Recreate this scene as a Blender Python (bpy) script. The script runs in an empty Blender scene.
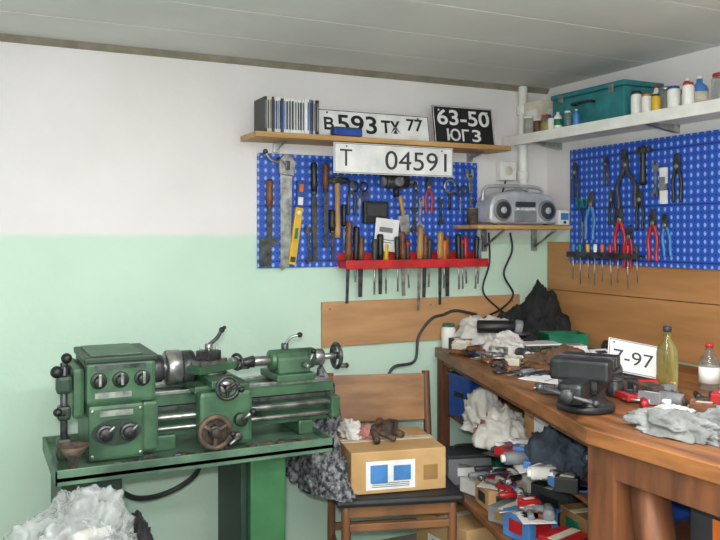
import bpy, bmesh, math, random
from mathutils import Vector, Matrix, noise, Euler
random.seed(7)
scene = bpy.context.scene
try:
    scene.view_settings.view_transform = 'Standard'
except Exception:
    pass

# ------------------------------------------------------------------ materials
def lin(h):
    h = h.lstrip('#')
    out = []
    for i in (0, 2, 4):
        c = int(h[i:i+2], 16) / 255.0
        out.append(c/12.92 if c <= .04045 else ((c+.055)/1.055)**2.4)
    return out + [1.0]

MATS = {}
def mk(name, col, rough=.5, metal=0.0, col2=None, scale=14, stretch=(1, 1, 1), bump=.0, bscale=60, trans=0, alpha=1, lo=.35, hi=.65):
    if name in MATS:
        return MATS[name]
    m = bpy.data.materials.new(name); m.use_nodes = True
    nt = m.node_tree; N = nt.nodes; L = nt.links
    b = N['Principled BSDF']
    c1 = lin(col)
    c2 = lin(col2) if col2 else [c*.72 for c in c1[:3]] + [1]
    tc = N.new('ShaderNodeTexCoord'); mp = N.new('ShaderNodeMapping')
    mp.inputs['Scale'].default_value = stretch
    L.new(tc.outputs['Object'], mp.inputs[0])
    nz = N.new('ShaderNodeTexNoise'); nz.inputs['Scale'].default_value = scale
    nz.inputs['Detail'].default_value = 5
    L.new(mp.outputs[0], nz.inputs[0])
    cr = N.new('ShaderNodeValToRGB')
    cr.color_ramp.elements[0].position = lo; cr.color_ramp.elements[0].color = c2
    cr.color_ramp.elements[1].position = hi; cr.color_ramp.elements[1].color = c1
    L.new(nz.outputs[0], cr.inputs[0]); L.new(cr.outputs[0], b.inputs['Base Color'])
    b.inputs['Roughness'].default_value = rough
    b.inputs['Metallic'].default_value = metal
    if trans: b.inputs['Transmission Weight'].default_value = trans
    if alpha < 1: b.inputs['Alpha'].default_value = alpha
    if bump:
        n2 = N.new('ShaderNodeTexNoise'); n2.inputs['Scale'].default_value = bscale
        n2.inputs['Detail'].default_value = 4
        L.new(mp.outputs[0], n2.inputs[0])
        bp = N.new('ShaderNodeBump'); bp.inputs['Strength'].default_value = bump
        bp.inputs['Distance'].default_value = .01
        L.new(n2.outputs[0], bp.inputs['Height']); L.new(bp.outputs[0], b.inputs['Normal'])
    MATS[name] = m
    return m

steel = mk('steel', '#b4b4b0', .32, .8, '#77777a', 30)
dsteel = mk('dark_steel', '#5c5d60', .4, .6, '#323234', 30)
rust = mk('rusty_steel', '#6e5a4c', .7, .3, '#33302e', 30)
black = mk('black_plastic', '#1e1e20', .45)
dgrey = mk('dark_grey', '#3b3c40', .5)
visem = mk('vise_paint', '#2e3033', .4, .3, '#1c1d1f', 20, bump=.1)
grey = mk('mid_grey', '#84868a', .5)
silver = mk('silver_plastic', '#cccdd2', .3, .25, '#aaacb3')
white = mk('white_paint', '#ecebe8', .5, 0, '#dad8d4')
cream = mk('cream', '#ddd5c0', .6)
paper = mk('paper', '#eeeded', .8, 0, '#d6d6d7')
red = mk('red_plastic', '#c8262c', .4, 0, '#9c1c20')
blue = mk('blue_plastic', '#2450a8', .4, 0, '#183a80')
bluel = mk('light_blue', '#4b86c8', .45)
yellow = mk('yellow', '#e0b32a', .45)
orange = mk('orange', '#d9702a', .45)
greenp = mk('green_plastic', '#1f8560', .45, 0, '#15634a')
tealm = mk('teal', '#2c7f86', .5, 0, '#1e6268')
brownh = mk('brown_handle', '#7c4d2c', .5, 0, '#50301c', 30)
woodh = mk('wood_handle', '#c59a62', .55, 0, '#96703f', 20, (1, 1, .2))
wood_shelf = mk('shelf_wood', '#cba067', .5, 0, '#a67c48', 6, (.5, 6, 6))
plyw = mk('panel_plywood', '#c29468', .5, 0, '#ab8058', 5, (.6, 5, 4), .05)
plyr = mk('panel_plywood_right', '#b98556', .5, 0, '#a57446', 4, (4, .6, 4), .05)
benchw = mk('bench_wood', '#99643a', .42, 0, '#603c22', 5, (4, .6, 4), .15, 20)
benchd = mk('bench_wood_dark', '#7a4a2c', .6, 0, '#553320', 8, (3, 3, .5), .15, 20)
lg = mk('lathe_green', '#46694d', .42, .1, '#2b4634', 12, lo=.3, hi=.62, bump=.06)
lgp = mk('lathe_pedestal_green', '#42754d', .35, .1, '#305c3c', 5, bump=.03)
lgl = mk('lathe_tray_green', '#64846b', .45, .1, '#3c5345', 7)
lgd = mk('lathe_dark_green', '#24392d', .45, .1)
card = mk('cardboard', '#c9a272', .85, 0, '#b08a5a', 6, bump=.05)
cardd = mk('cardboard_dark', '#9c7848', .85, 0, '#7c5c36', 6)
glassm = mk('jar_glass', '#c9d2cc', .08, 0, '#b7c2bb', trans=.8, alpha=.55)
oilm = mk('oil', '#c0b672', .06, 0, '#a59a50', trans=.75, alpha=.8)
knit = mk('knit_grey', '#9b9ca0', .95, 0, '#2f3137', 60, lo=.40, hi=.66, bump=.6, bscale=110)
ragw = mk('rag_white', '#dedbd7', .95, 0, '#b9b4ae', 10, bump=.25, bscale=40)
ragb = mk('rag_brown', '#8b6a4c', .95, 0, '#5c4432', 10, bump=.3, bscale=40)
ragg = mk('rag_grey', '#989a9a', .95, 0, '#666866', 12, bump=.3, bscale=40)
ragp = mk('rag_pink', '#b07a72', .95, 0, '#7c4a4c', 10, bump=.3, bscale=40)
ragk = mk('cloth_black', '#26262a', .9, 0, '#121214', 12, bump=.3, bscale=40)
ragbl = mk('cloth_blue', '#4c5664', .95, 0, '#2f3742', 12, bump=.3, bscale=40)
bagm = mk('clear_plastic_bag', '#d9dddd', .12, 0, '#a9adad', 16, alpha=.42, bump=.9, bscale=18)
bagin = mk('bag_contents', '#77756f', .7, 0, '#3c3a36', 16, bump=.3)
seatm = mk('seat_vinyl', '#242427', .55)
chw = mk('chair_wood', '#8a5c3a', .5, 0, '#61402a', 6, (1, 1, .3))
chp = mk('chair_plywood', '#9c7048', .45, 0, '#7e5634', 6, (.5, 3, 4))

def wall_mat():
    m = bpy.data.materials.new('painted_wall'); m.use_nodes = True
    nt = m.node_tree; N = nt.nodes; L = nt.links; b = N['Principled BSDF']
    g = N.new('ShaderNodeNewGeometry'); s = N.new('ShaderNodeSeparateXYZ')
    L.new(g.outputs['Position'], s.inputs[0])
    n = N.new('ShaderNodeTexNoise'); n.inputs['Scale'].default_value = 9
    L.new(g.outputs['Position'], n.inputs[0])
    ma = N.new('ShaderNodeMath'); ma.operation = 'MULTIPLY_ADD'
    ma.inputs[1].default_value = .02; L.new(n.outputs[0], ma.inputs[0]); L.new(s.outputs['Z'], ma.inputs[2])
    mr = N.new('ShaderNodeMapRange'); mr.inputs[1].default_value = 1.318; mr.inputs[2].default_value = 1.338
    L.new(ma.outputs[0], mr.inputs[0])
    n2 = N.new('ShaderNodeTexNoise'); n2.inputs['Scale'].default_value = 1.7; n2.inputs['Detail'].default_value = 6
    L.new(g.outputs['Position'], n2.inputs[0])
    def ramp(a, c):
        r = N.new('ShaderNodeValToRGB'); r.color_ramp.elements[0].position = .3; r.color_ramp.elements[1].position = .7
        r.color_ramp.elements[0].color = lin(a); r.color_ramp.elements[1].color = lin(c)
        L.new(n2.outputs[0], r.inputs[0]); return r
    gr = ramp('#b8d4c3', '#cbe2d2'); wr = ramp('#d8d3d4', '#e8e3e5')
    mx = N.new('ShaderNodeMix'); mx.data_type = 'RGBA'
    L.new(mr.outputs[0], mx.inputs[0]); L.new(gr.outputs[0], mx.inputs[6]); L.new(wr.outputs[0], mx.inputs[7])
    L.new(mx.outputs[2], b.inputs['Base Color']); b.inputs['Roughness'].default_value = .55
    n3 = N.new('ShaderNodeTexNoise'); n3.inputs['Scale'].default_value = 25; n3.inputs['Detail'].default_value = 6
    L.new(g.outputs['Position'], n3.inputs[0])
    bp = N.new('ShaderNodeBump'); bp.inputs['Strength'].default_value = .25; bp.inputs['Distance'].default_value = .01
    L.new(n3.outputs[0], bp.inputs['Height']); L.new(bp.outputs[0], b.inputs['Normal'])
    return m
wallm = wall_mat()
ceilm = mk('ceiling_panel', '#dcdbd9', .6, 0, '#cfcfce', 2)
floorm = mk('concrete_floor', '#77736c', .8, 0, '#57534e', 4, bump=.2)
trimm = mk('trim_wood', '#8d8474', .5)

def peg_mat(name, axis):
    m = bpy.data.materials.new(name); m.use_nodes = True
    nt = m.node_tree; N = nt.nodes; L = nt.links; b = N['Principled BSDF']
    g = N.new('ShaderNodeNewGeometry'); s = N.new('ShaderNodeSeparateXYZ'); L.new(g.outputs['Position'], s.inputs[0])
    def cell(out, pitch, w, off=0):
        a = N.new('ShaderNodeMath'); a.operation = 'ADD'; a.inputs[1].default_value = 10+off; L.new(out, a.inputs[0])
        d = N.new('ShaderNodeMath'); d.operation = 'DIVIDE'; d.inputs[1].default_value = pitch; L.new(a.outputs[0], d.inputs[0])
        f = N.new('ShaderNodeMath'); f.operation = 'FRACT'; L.new(d.outputs[0], f.inputs[0])
        sb = N.new('ShaderNodeMath'); sb.operation = 'SUBTRACT'; sb.inputs[1].default_value = .5; L.new(f.outputs[0], sb.inputs[0])
        ab = N.new('ShaderNodeMath'); ab.operation = 'ABSOLUTE'; L.new(sb.outputs[0], ab.inputs[0])
        lt = N.new('ShaderNodeMath'); lt.operation = 'LESS_THAN'; lt.inputs[1].default_value = w/pitch/2; L.new(ab.outputs[0], lt.inputs[0])
        return lt.outputs[0]
    def op(o, a, c):
        x = N.new('ShaderNodeMath'); x.operation = o; L.new(a, x.inputs[0]); L.new(c, x.inputs[1]); return x.outputs[0]
    A = op('MULTIPLY', cell(s.outputs[axis], .030, .007), cell(s.outputs['Z'], .030, .015))
    A2 = op('MULTIPLY', cell(s.outputs[axis], .030, .012), cell(s.outputs['Z'], .030, .005))
    A = op('MAXIMUM', A, A2)
    Dk = op('MULTIPLY', cell(s.outputs[axis], .030, .006, .015), cell(s.outputs['Z'], .030, .006, .015))
    seam = op('MAXIMUM', cell(s.outputs['Z'], .030*7, .004, .015), Dk)
    mx = N.new('ShaderNodeMix'); mx.data_type = 'RGBA'
    mx.inputs[6].default_value = lin('#2350b6'); mx.inputs[7].default_value = lin('#8fabe0')
    L.new(A, mx.inputs[0])
    m2 = N.new('ShaderNodeMix'); m2.data_type = 'RGBA'; m2.inputs[7].default_value = lin('#112a74')
    L.new(seam, m2.inputs[0]); L.new(mx.outputs[2], m2.inputs[6])
    L.new(m2.outputs[2], b.inputs['Base Color']); b.inputs['Roughness'].default_value = .4
    return m
pegx = peg_mat('pegboard_blue_back', 'X'); pegy = peg_mat('pegboard_blue_right', 'Y')

# ------------------------------------------------------------------ mesh builder
I4 = Matrix.Identity(4)
def cols(u, v, w, o=(0, 0, 0)):
    return Matrix(((u[0], v[0], w[0], o[0]), (u[1], v[1], w[1], o[1]), (u[2], v[2], w[2], o[2]), (0, 0, 0, 1)))
BACK = cols((1, 0, 0), (0, 0, 1), (0, -1, 0))
RIGHT = cols((0, -1, 0), (0, 0, 1), (-1, 0, 0))
def T(*a): return Matrix.Translation(Vector(a))
def RZ(d): return Matrix.Rotation(math.radians(d), 4, 'Z')
def RX(d): return Matrix.Rotation(math.radians(d), 4, 'X')
def RY(d): return Matrix.Rotation(math.radians(d), 4, 'Y')

def cat(pts, n=8):
    P = [Vector(p) for p in pts]
    if len(P) < 3: return P
    P = [P[0]*2-P[1]] + P + [P[-1]*2-P[-2]]
    out = []
    for i in range(1, len(P)-2):
        for k in range(n):
            t = k/n
            a, b, c, d = P[i-1], P[i], P[i+1], P[i+2]
            out.append(.5*((2*b)+(c-a)*t+(2*a-5*b+4*c-d)*t*t+(-a+3*b-3*c+d)*t**3))
    out.append(P[-2])
    return out

class B:
    def __init__(s, name, M=I4):
        s.name = name; s.bm = bmesh.new(); s.mats = []; s.M = M
    def _in(s, bm, mat, smooth, M=None):
        if mat not in s.mats: s.mats.append(mat)
        i = s.mats.index(mat)
        for f in bm.faces:
            f.material_index = i; f.smooth = smooth
        bm.transform(s.M @ (M if M is not None else I4))
        me = bpy.data.meshes.new('tmp'); bm.to_mesh(me); bm.free()
        s.bm.from_mesh(me); bpy.data.meshes.remove(me)
        return s
    def box(s, c, size, mat, rot=None, bev=.003, M=None):
        bm = bmesh.new(); bmesh.ops.create_cube(bm, size=1)
        bmesh.ops.scale(bm, vec=size, verts=bm.verts)
        bev = min(bev, min(size)*.45)
        if bev > 0:
            bmesh.ops.bevel(bm, geom=bm.edges[:], offset=bev, segments=2, affect='EDGES', profile=.6)
        R = T(*c) @ (rot if rot is not None else I4)
        return s._in(bm, mat, False, (M @ R) if M is not None else R)
    def bb(s, x0, x1, y0, y1, z0, z1, mat, bev=.003):
        return s.box(((x0+x1)/2, (y0+y1)/2, (z0+z1)/2), (abs(x1-x0), abs(y1-y0), abs(z1-z0)), mat, bev=bev)
    def cyl(s, p0, p1, r0, mat, r1=None, seg=24, bev=0.0):
        p0 = Vector(p0); p1 = Vector(p1); d = p1-p0; L = d.length
        bv = bev if bev else min(r0*.12, L*.2)
        r1 = r0 if r1 is None else r1
        return s.rev([(0, 0), (max(r0-bv, 1e-4), 0), (r0, bv), (r1, L-bv), (max(r1-bv, 1e-4), L), (0, L)], p0, d, mat, seg)
    def rev(s, prof, o, axis, mat, seg=24, smooth=True, M=None):
        bm = bmesh.new(); rings = []
        for r, z in prof:
            if r <= 1e-6: rings.append([bm.verts.new((0, 0, z))])
            else: rings.append([bm.verts.new((r*math.cos(2*math.pi*k/seg), r*math.sin(2*math.pi*k/seg), z)) for k in range(seg)])
        for a, b in zip(rings, rings[1:]):
            for k in range(seg):
                k2 = (k+1) % seg
                if len(a) == 1 and len(b) == 1: continue
                if len(a) == 1: bm.faces.new((a[0], b[k2], b[k]))
                elif len(b) == 1: bm.faces.new((a[k], a[k2], b[0]))
                else: bm.faces.new((a[k], a[k2], b[k2], b[k]))
        bmesh.ops.recalc_face_normals(bm, faces=bm.faces)
        q = Vector((0, 0, 1)).rotation_difference(Vector(axis).normalized())
        R = T(*o) @ q.to_matrix().to_4x4()
        s._in(bm, mat, smooth, R)
        return s
    def sph(s, c, r, mat, sc=(1, 1, 1)):
        bm = bmesh.new(); bmesh.ops.create_uvsphere(bm, u_segments=20, v_segments=12, radius=r)
        bmesh.ops.scale(bm, vec=sc, verts=bm.verts)
        return s._in(bm, mat, True, T(*c))
    def tube(s, pts, r, mat, seg=8, n=8, r1=None):
        P = cat(pts, n) if n > 1 else [Vector(p) for p in pts]
        bm = bmesh.new(); prev = None; up = Vector((.123, .27, .95)).normalized(); m = len(P)
        first = None
        for i, p in enumerate(P):
            d = (P[min(i+1, m-1)]-P[max(i-1, 0)])
            if d.length < 1e-7: d = Vector((0, 0, 1))
            d.normalize()
            a = up-d*up.dot(d)
            if a.length < 1e-4: a = d.orthogonal()
            a.normalize(); up = a; b = d.cross(a)
            rr = r if r1 is None else r+(r1-r)*i/(m-1)
            ring = [bm.verts.new(p+a*rr*math.cos(2*math.pi*k/seg)+b*rr*math.sin(2*math.pi*k/seg)) for k in range(seg)]
            if prev:
                for k in range(seg): bm.faces.new((prev[k], prev[(k+1) % seg], ring[(k+1) % seg], ring[k]))
            else: first = ring
            prev = ring
        bm.faces.new(first[::-1]); bm.faces.new(prev)
        bmesh.ops.recalc_face_normals(bm, faces=bm.faces)
        return s._in(bm, mat, True)
    def prism(s, pts, w0, w1, mat, bev=.0, M=None):
        bm = bmesh.new()
        v = [bm.verts.new((p[0], p[1], w0)) for p in pts]
        f = bm.faces.new(v)
        r = bmesh.ops.extrude_face_region(bm, geom=[f])
        bmesh.ops.translate(bm, vec=(0, 0, w1-w0), verts=[e for e in r['geom'] if isinstance(e, bmesh.types.BMVert)])
        bmesh.ops.recalc_face_normals(bm, faces=bm.faces)
        if bev: bmesh.ops.bevel(bm, geom=bm.edges[:], offset=bev, segments=1, affect='EDGES')
        return s._in(bm, mat, False, M)
    def heap(s, c, rx, ry, h, mat, seed=0, amp=.5, rough=1.0, sub=5, fr=1.0):
        # crumpled soft cloth: closed blob, displaced by folds in 3-D, resting flat on its base
        bm = bmesh.new(); bmesh.ops.create_icosphere(bm, subdivisions=sub, radius=1)
        so = Vector((seed*7.31, seed*3.17, seed*1.73))
        for v in bm.verts:
            p = v.co.normalized(); q = p*fr+so
            q2 = q+noise.noise_vector(q*1.3)*.55
            d = 1+amp*noise.noise(q*.95)*.8
            d += rough*(.34*abs(noise.noise(q2*1.7))-.20*abs(noise.noise(q2*2.9+Vector((5, 5, 5))))+.12*abs(noise.noise(q2*5.3))-.07*abs(noise.noise(q2*9.1)))
            z = p.z*d
            z = max(z, -.28); f = (z+.28)/1.28
            k = 1+.22*(1-min(f, 1))
            v.co = Vector((c[0]+p.x*d*rx*k, c[1]+p.y*d*ry*k, c[2]+f*h))
        return s._in(bm, mat, True)
    def text(s, body, u, v, w, h, dep, mat, bold=.015, M=None):
        cu = bpy.data.curves.new('t', 'FONT'); cu.body = body; cu.size = 1; cu.offset = bold; cu.extrude = .02
        ob = bpy.data.objects.new('t', cu); scene.collection.objects.link(ob)
        bpy.context.view_layer.update()
        me = bpy.data.meshes.new_from_object(ob.evaluated_get(bpy.context.evaluated_depsgraph_get()))
        bpy.data.objects.remove(ob); bpy.data.curves.remove(cu)
        if len(me.vertices) == 0: return s
        bm = bmesh.new(); bm.from_mesh(me); bpy.data.meshes.remove(me)
        xs = [p.co.x for p in bm.verts]; ys = [p.co.y for p in bm.verts]
        sx = w/(max(xs)-min(xs)); sy = h/(max(ys)-min(ys)); x0 = min(xs); y0 = min(ys)
        for p in bm.verts:
            p.co = Vector((u+(p.co.x-x0)*sx, v+(p.co.y-y0)*sy, dep+p.co.z*.03))
        return s._in(bm, mat, False, M)
    def done(s):
        xs = [v.co for v in s.bm.verts]
        lo = Vector((min(v.x for v in xs), min(v.y for v in xs), min(v.z for v in xs)))
        hi = Vector((max(v.x for v in xs), max(v.y for v in xs), max(v.z for v in xs)))
        o = Vector(((lo.x+hi.x)/2, (lo.y+hi.y)/2, lo.z))
        bmesh.ops.translate(s.bm, vec=-o, verts=s.bm.verts)
        me = bpy.data.meshes.new(s.name); s.bm.to_mesh(me); s.bm.free()
        for m in s.mats: me.materials.append(m)
        ob = bpy.data.objects.new(s.name, me); ob.location = o
        scene.collection.objects.link(ob)
        return ob

# ------------------------------------------------------------------ room
CZ = 1.98
B('floor').bb(-3.4, .1, -4.3, .1, -.1, 0, floorm, 0).done()
B('wall_back').bb(-3.4, .1, 0, .1, 0, CZ, wallm, 0).done()
B('wall_right').bb(0, .1, -4.3, 0, 0, CZ, wallm, 0).done()
B('wall_left').bb(-3.4, -3.3, -4.3, 0, 0, CZ, wallm, 0).done()
B('wall_front').bb(-3.3, 0, -4.3, -4.2, 0, CZ, wallm, 0).done()
c = B('ceiling'); c.bb(-3.4, .1, -4.3, .1, CZ+.004, CZ+.1, trimm, 0)
for i in range(14):
    y1 = .0-i*.31
    c.bb(-3.3, 0, max(y1-.306, -4.2), y1, CZ, CZ+.006, ceilm, .001)
c.done()
B('trim_1').prism([(0, CZ), (0, CZ-.022), (-.010, CZ-.022), (-.022, CZ)], -3.3, 0, trimm, M=cols((0, 1, 0), (0, 0, 1), (1, 0, 0))).done()
B('baseboard_back').bb(-3.3, 0, -.015, 0, 0, .08, trimm).done()

tubem = bpy.data.materials.new('lamp_tube'); tubem.use_nodes = True
bs = tubem.node_tree.nodes['Principled BSDF']; bs.inputs['Emission Color'].default_value = (1, .98, .95, 1); bs.inputs['Emission Strength'].default_value = 6
def lamp(x, y, e):
    f = B('fluorescent_ceiling_lamp'); f.bb(x-.62, x+.62, y-.08, y+.08, CZ-.03, CZ-.001, white, .006)
    for d in (-.04, .04): f.cyl((x-.58, y+d, CZ-.045), (x+.58, y+d, CZ-.045), .013, tubem)
    for e2 in (-.6, .6): f.bb(x+e2-.015, x+e2+.015, y-.06, y+.06, CZ-.065, CZ-.025, white, .003)
    f.done()
    l = bpy.data.lights.new('lamp_light', 'AREA'); l.shape = 'RECTANGLE'; l.size = 1.2; l.size_y = .2; l.energy = e
    l.color = (1, .99, .98)
    o = bpy.data.objects.new('lamp_light', l); o.location = (x, y, CZ-.08); scene.collection.objects.link(o)
lamp(-1.35, -1.85, 22)
lamp(-1.9, -3.1, 24)
fl = bpy.data.lights.new('camera_flash', 'POINT'); fl.energy = 100; fl.shadow_soft_size = .03; fl.color = (1, .995, .99)
fo = bpy.data.objects.new('camera_flash', fl); fo.location = (-2.39, -2.93, 1.42); scene.collection.objects.link(fo)
w = bpy.data.worlds.new('World'); scene.world = w; w.use_nodes = True
w.node_tree.nodes['Background'].inputs[0].default_value = (.8, .85, .9, 1); w.node_tree.nodes['Background'].inputs[1].default_value = .5

# ------------------------------------------------------------------ back wall fixtures
PF = .016
p = B('pegboard', BACK); p.bb(-1.375, -.385, 1.195, 1.63, .001, PF, pegx, .002)
for x in (-1.36, -.88, -.40):
    for z in (1.21, 1.615): p.cyl((x, z, PF-.001), (x, z, PF+.003), .006, steel, seg=12)
p.done()
p = B('pegboard', RIGHT); p.bb(.19, 1.02, 1.20, 1.685, .0135, .028, pegy, .002)
for x in (.205, 1.0):
    for z in (1.22, 1.67): p.cyl((x, z, .027), (x, z, .031), .006, steel, seg=12)
p.done()
p = B('wood_wall_panel', BACK); p.bb(-1.112, -.16, .88, 1.057, .001, .015, plyw, .002)
for x in (-1.08, -.62, -.2): p.cyl((x, 1.03, .014), (x, 1.03, .017), .005, steel, seg=10)
p.done()
p = B('wood_wall_panel', RIGHT); p.bb(.02, 1.9, .856, 1.29, .001, .012, plyr, .002)
p.bb(.02, 1.9, 1.075, 1.079, .0118, .0135, brownh, .0005)
p.done()
sh = B('wall_shelf'); sh.bb(-1.44, -.328, -.18, -.001, 1.67, 1.69, wood_shelf)
for x in (-1.3, -.85, -.42):
    sh.bb(x-.012, x+.012, -.015, -.001, 1.635, 1.67, steel, .001)
    sh.prism([(-.001, 1.668), (-.13, 1.668), (-.001, 1.64)], x-.002, x+.002, steel, M=cols((0, 1, 0), (0, 0, 1), (1, 0, 0)))
sh.done()
sh = B('wall_shelf'); sh.bb(-.25, -.001, -1.5, -.001, 1.725, 1.747, white)
sh.bb(-.25, -.235, -1.5, -.001, 1.705, 1.73, white)
for y in (-.1, -.75, -1.4):
    sh.prism([(-.001, 1.725), (-.2, 1.725), (-.001, 1.695)], y-.01, y+.01, steel, M=cols((1, 0, 0), (0, 0, 1), (0, -1, 0), (0, 2*y, 0)))
sh.done()
sh = B('corner_shelf'); sh.bb(-.51, -.014, -.2, -.018, 1.345, 1.362, wood_shelf)
for x in (-.35, -.08):
    sh.tube([(x, -.02, 1.27), (x, -.16, 1.343)], .005, steel, n=1)
    sh.bb(x-.01, x+.01, -.022, -.002, 1.25, 1.345, steel, .001)
sh.done()

cd = B('cd_case_row'); x = -1.40; rnd = random.Random(3)
cc = [white, paper, dgrey, silver, white, bluel, paper, cream, black, white, grey]
while x < -1.19:
    th = rnd.choice([.0095, .0095, .012, .006]); hh = .124+rnd.uniform(0, .006)
    m = rnd.choice(cc)
    cd.box((x+th/2, -.10+rnd.uniform(-.006, .006), 1.691+hh/2), (th-.0012, .12, hh), m, bev=.0008)
    cd.box((x+th/2, -.162, 1.691+hh/2), (th*.5, .002, hh*.8), rnd.choice([black, dgrey, blue, grey]), bev=0)
    x += th
cd.done()
def plate(name, w, h, M, face, edge, items, rim=None, bold=.015):
    p = B(name, M); rim = rim or edge
    p.box((0, h/2, 0), (w, h, .004), face, bev=.0015)
    for a in ((0, h-.004, w-.006, .0025), (0, .004, w-.006, .0025)): p.box((a[0], a[1], .0025), (a[2], a[3], .0015), rim, bev=0)
    for sx in (-1, 1):
        p.box((sx*(w/2-.004), h/2, .0025), (.0025, h-.006, .0015), rim, bev=0)
        p.cyl((sx*w*.4, h*.88, .001), (sx*w*.4, h*.88, .004), .004, rim, seg=10)
    for t, u, v, ww, hh in items: p.text(t, u, v, ww, hh, .0025, edge, bold)
    return p.done()
plate('license_plate', .50, .112, T(-.925, -.105, 1.691) @ RX(90-10) , paper, black,
      [('в', -.215, .03, .04, .05), ('593', -.16, .022, .17, .072), ('тх', .03, .03, .085, .052), ('77', .145, .045, .075, .05)])
plate('license_plate', .29, .165, T(-.505, -.105, 1.691) @ RZ(-2) @ RX(90-10), black, paper,
      [('63-50', -.125, .083, .25, .066), ('ЮГ', -.085, .016, .105, .052), ('3', .035, .016, .042, .052)])
plate('license_plate', .52, .115, T(-.88, -.186, 1.550) @ RX(90), paper, dgrey,
      [('Т', -.235, .028, .05, .062), ('04591', -.045, .02, .275, .072)], grey, .0)
b = B('blue_case'); b.box((-1.07, -.148, 1.708), (.12, .04, .03), blue, RZ(3), .006); b.box((-1.07, -.148, 1.7235), (.11, .034, .004), dgrey, RZ(3), .001); b.done()

# ------------------------------------------------------------------ tools
def screwdriver(M, hc, L=.2, hl=.085, r=.011, name='screwdriver', band=None, flat=False):
    b = B(name, M)
    b.rev([(0, 0), (r*.7, 0), (r, .006), (r*1.02, hl*.35), (r*.8, hl*.7), (r*.95, hl*.9), (r*.5, hl), (0, hl)], (0, 0, 0), (0, -1, 0), hc, 14)
    if band: b.cyl((0, -hl*.15, 0), (0, -hl*.32, 0), r*1.08, band, seg=14)
    b.cyl((0, -hl+.002, 0), (0, -L+.01, 0), r*.3, steel, seg=10)
    b.prism([(-.003, -L+.014), (.003, -L+.014), (.0045, -L), (-.0045, -L)], -.0012, .0012, steel)
    return b.done()
def chisel(M, hc, L=.26, hl=.12, wd=.018, name='wood_chisel', mt=None):
    b = B(name, M); mt = mt or steel
    b.rev([(0, 0), (.009, 0), (.014, .008), (.012, .04), (.0145, hl*.7), (.009, hl), (0, hl)], (0, 0, 0), (0, -1, 0), hc, 14)
    b.cyl((0, -hl*.93, 0), (0, -hl*1.03, 0), .011, dsteel, seg=14)
    b.prism([(-.004, -hl), (.004, -hl), (wd/2, -hl-.03), (wd/2*.8, -L), (-wd/2*.8, -L), (-wd/2, -hl-.03)], -.002, .002, mt)
    return b.done()
def pliers(M, hc, L=.18, sp=.02, name='pliers'):
    b = B(name, M); k = L/.18
    for s in (-1, 1):
        b.prism([(0, 0), (s*.009*k, -.006*k), (s*.014*k, -.04*k), (s*.011*k, -.062*k), (0, -.066*k), (s*.0008, -.03*k)][::s], -.005, .005, dsteel)
        b.tube([(s*.004*k, -.055*k, 0), (s*.012*k, -.075*k, 0), (s*sp*k, -.11*k, 0), (s*(sp-.004)*k, -.15*k, 0), (s*(sp-.002)*k, -.18*k, 0)], .0066*k, hc, 8, 5)
    b.cyl((0, -.05*k, -.007), (0, -.05*k, .007), .009*k, steel, seg=14)
    return b.done()
def wrench(M, L=.18, w=.011, name='open_end_wrench', mt=None):
    b = B(name, M); h = w*1.2; mt = mt or steel
    def head(y, s):
        pts = []
        for k in range(15):
            a = math.radians(60+k*(300/14.0))
            pts.append((h*math.sin(a), y+s*h*math.cos(a)))
        pts += [(-h*.38, y+s*h*.4), (-h*.38, y-s*h*.1), (h*.38, y-s*h*.1), (h*.38, y+s*h*.5)]
        return pts
    for y, s in ((-h, 1), (-L+h*.8, -1)):
        try: b.prism(head(y, s), -.003, .003, mt)
        except Exception: pass
    b.box((0, -L/2, 0), (w*.75, L-h*2.6, .005), mt, bev=.0015)
    return b.done()
def hammer(M, L=.26, hc=None, name='hammer', hw=.09):
    b = B(name, M); hc = hc or woodh
    b.rev([(0, 0), (.009, 0), (.012, .02), (.010, L*.5), (.014, L*.9), (.012, L), (0, L)], (0, 0, 0), (0, -1, 0), hc, 12)
    b.box((0, -.016, 0), (hw*.45, .026, .024), dsteel, bev=.004)
    b.cyl((hw*.2, -.016, 0), (hw*.5, -.016, 0), .012, dsteel, seg=14)
    b.prism([(-hw*.2, -.004), (-hw*.2, -.028), (-hw*.55, -.024), (-hw*.55, -.019)], -.011, .011, dsteel)
    return b.done()
def scissors(M, hc, L=.17, name='scissors'):
    b = B(name, M)
    for s in (-1, 1):
        pts = [(s*.019+.015*math.cos(t*math.pi/6), -.018+.018*math.sin(t*math.pi/6), s*.002) for t in range(13)]
        b.tube(pts, .004, hc, 8, 2)
        b.prism([(s*.008, -.034), (s*.014, -.034), (-s*.006, -L*.5), (-s*.008, -L*.5)], s*.002-.0015, s*.002+.0015, dsteel)
        b.prism([(-s*.008, -L*.45), (s*.006, -L*.45), (-s*.001, -L)], s*.002-.001, s*.002+.001, steel)
    b.cyl((0, -L*.45, -.005), (0, -L*.45, .005), .005, steel, seg=10)
    return b.done()
def P(x, z, w=.012, r=0, base=BACK, pf=PF): return base @ T(x, z, pf+w) @ RZ(r)

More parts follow.
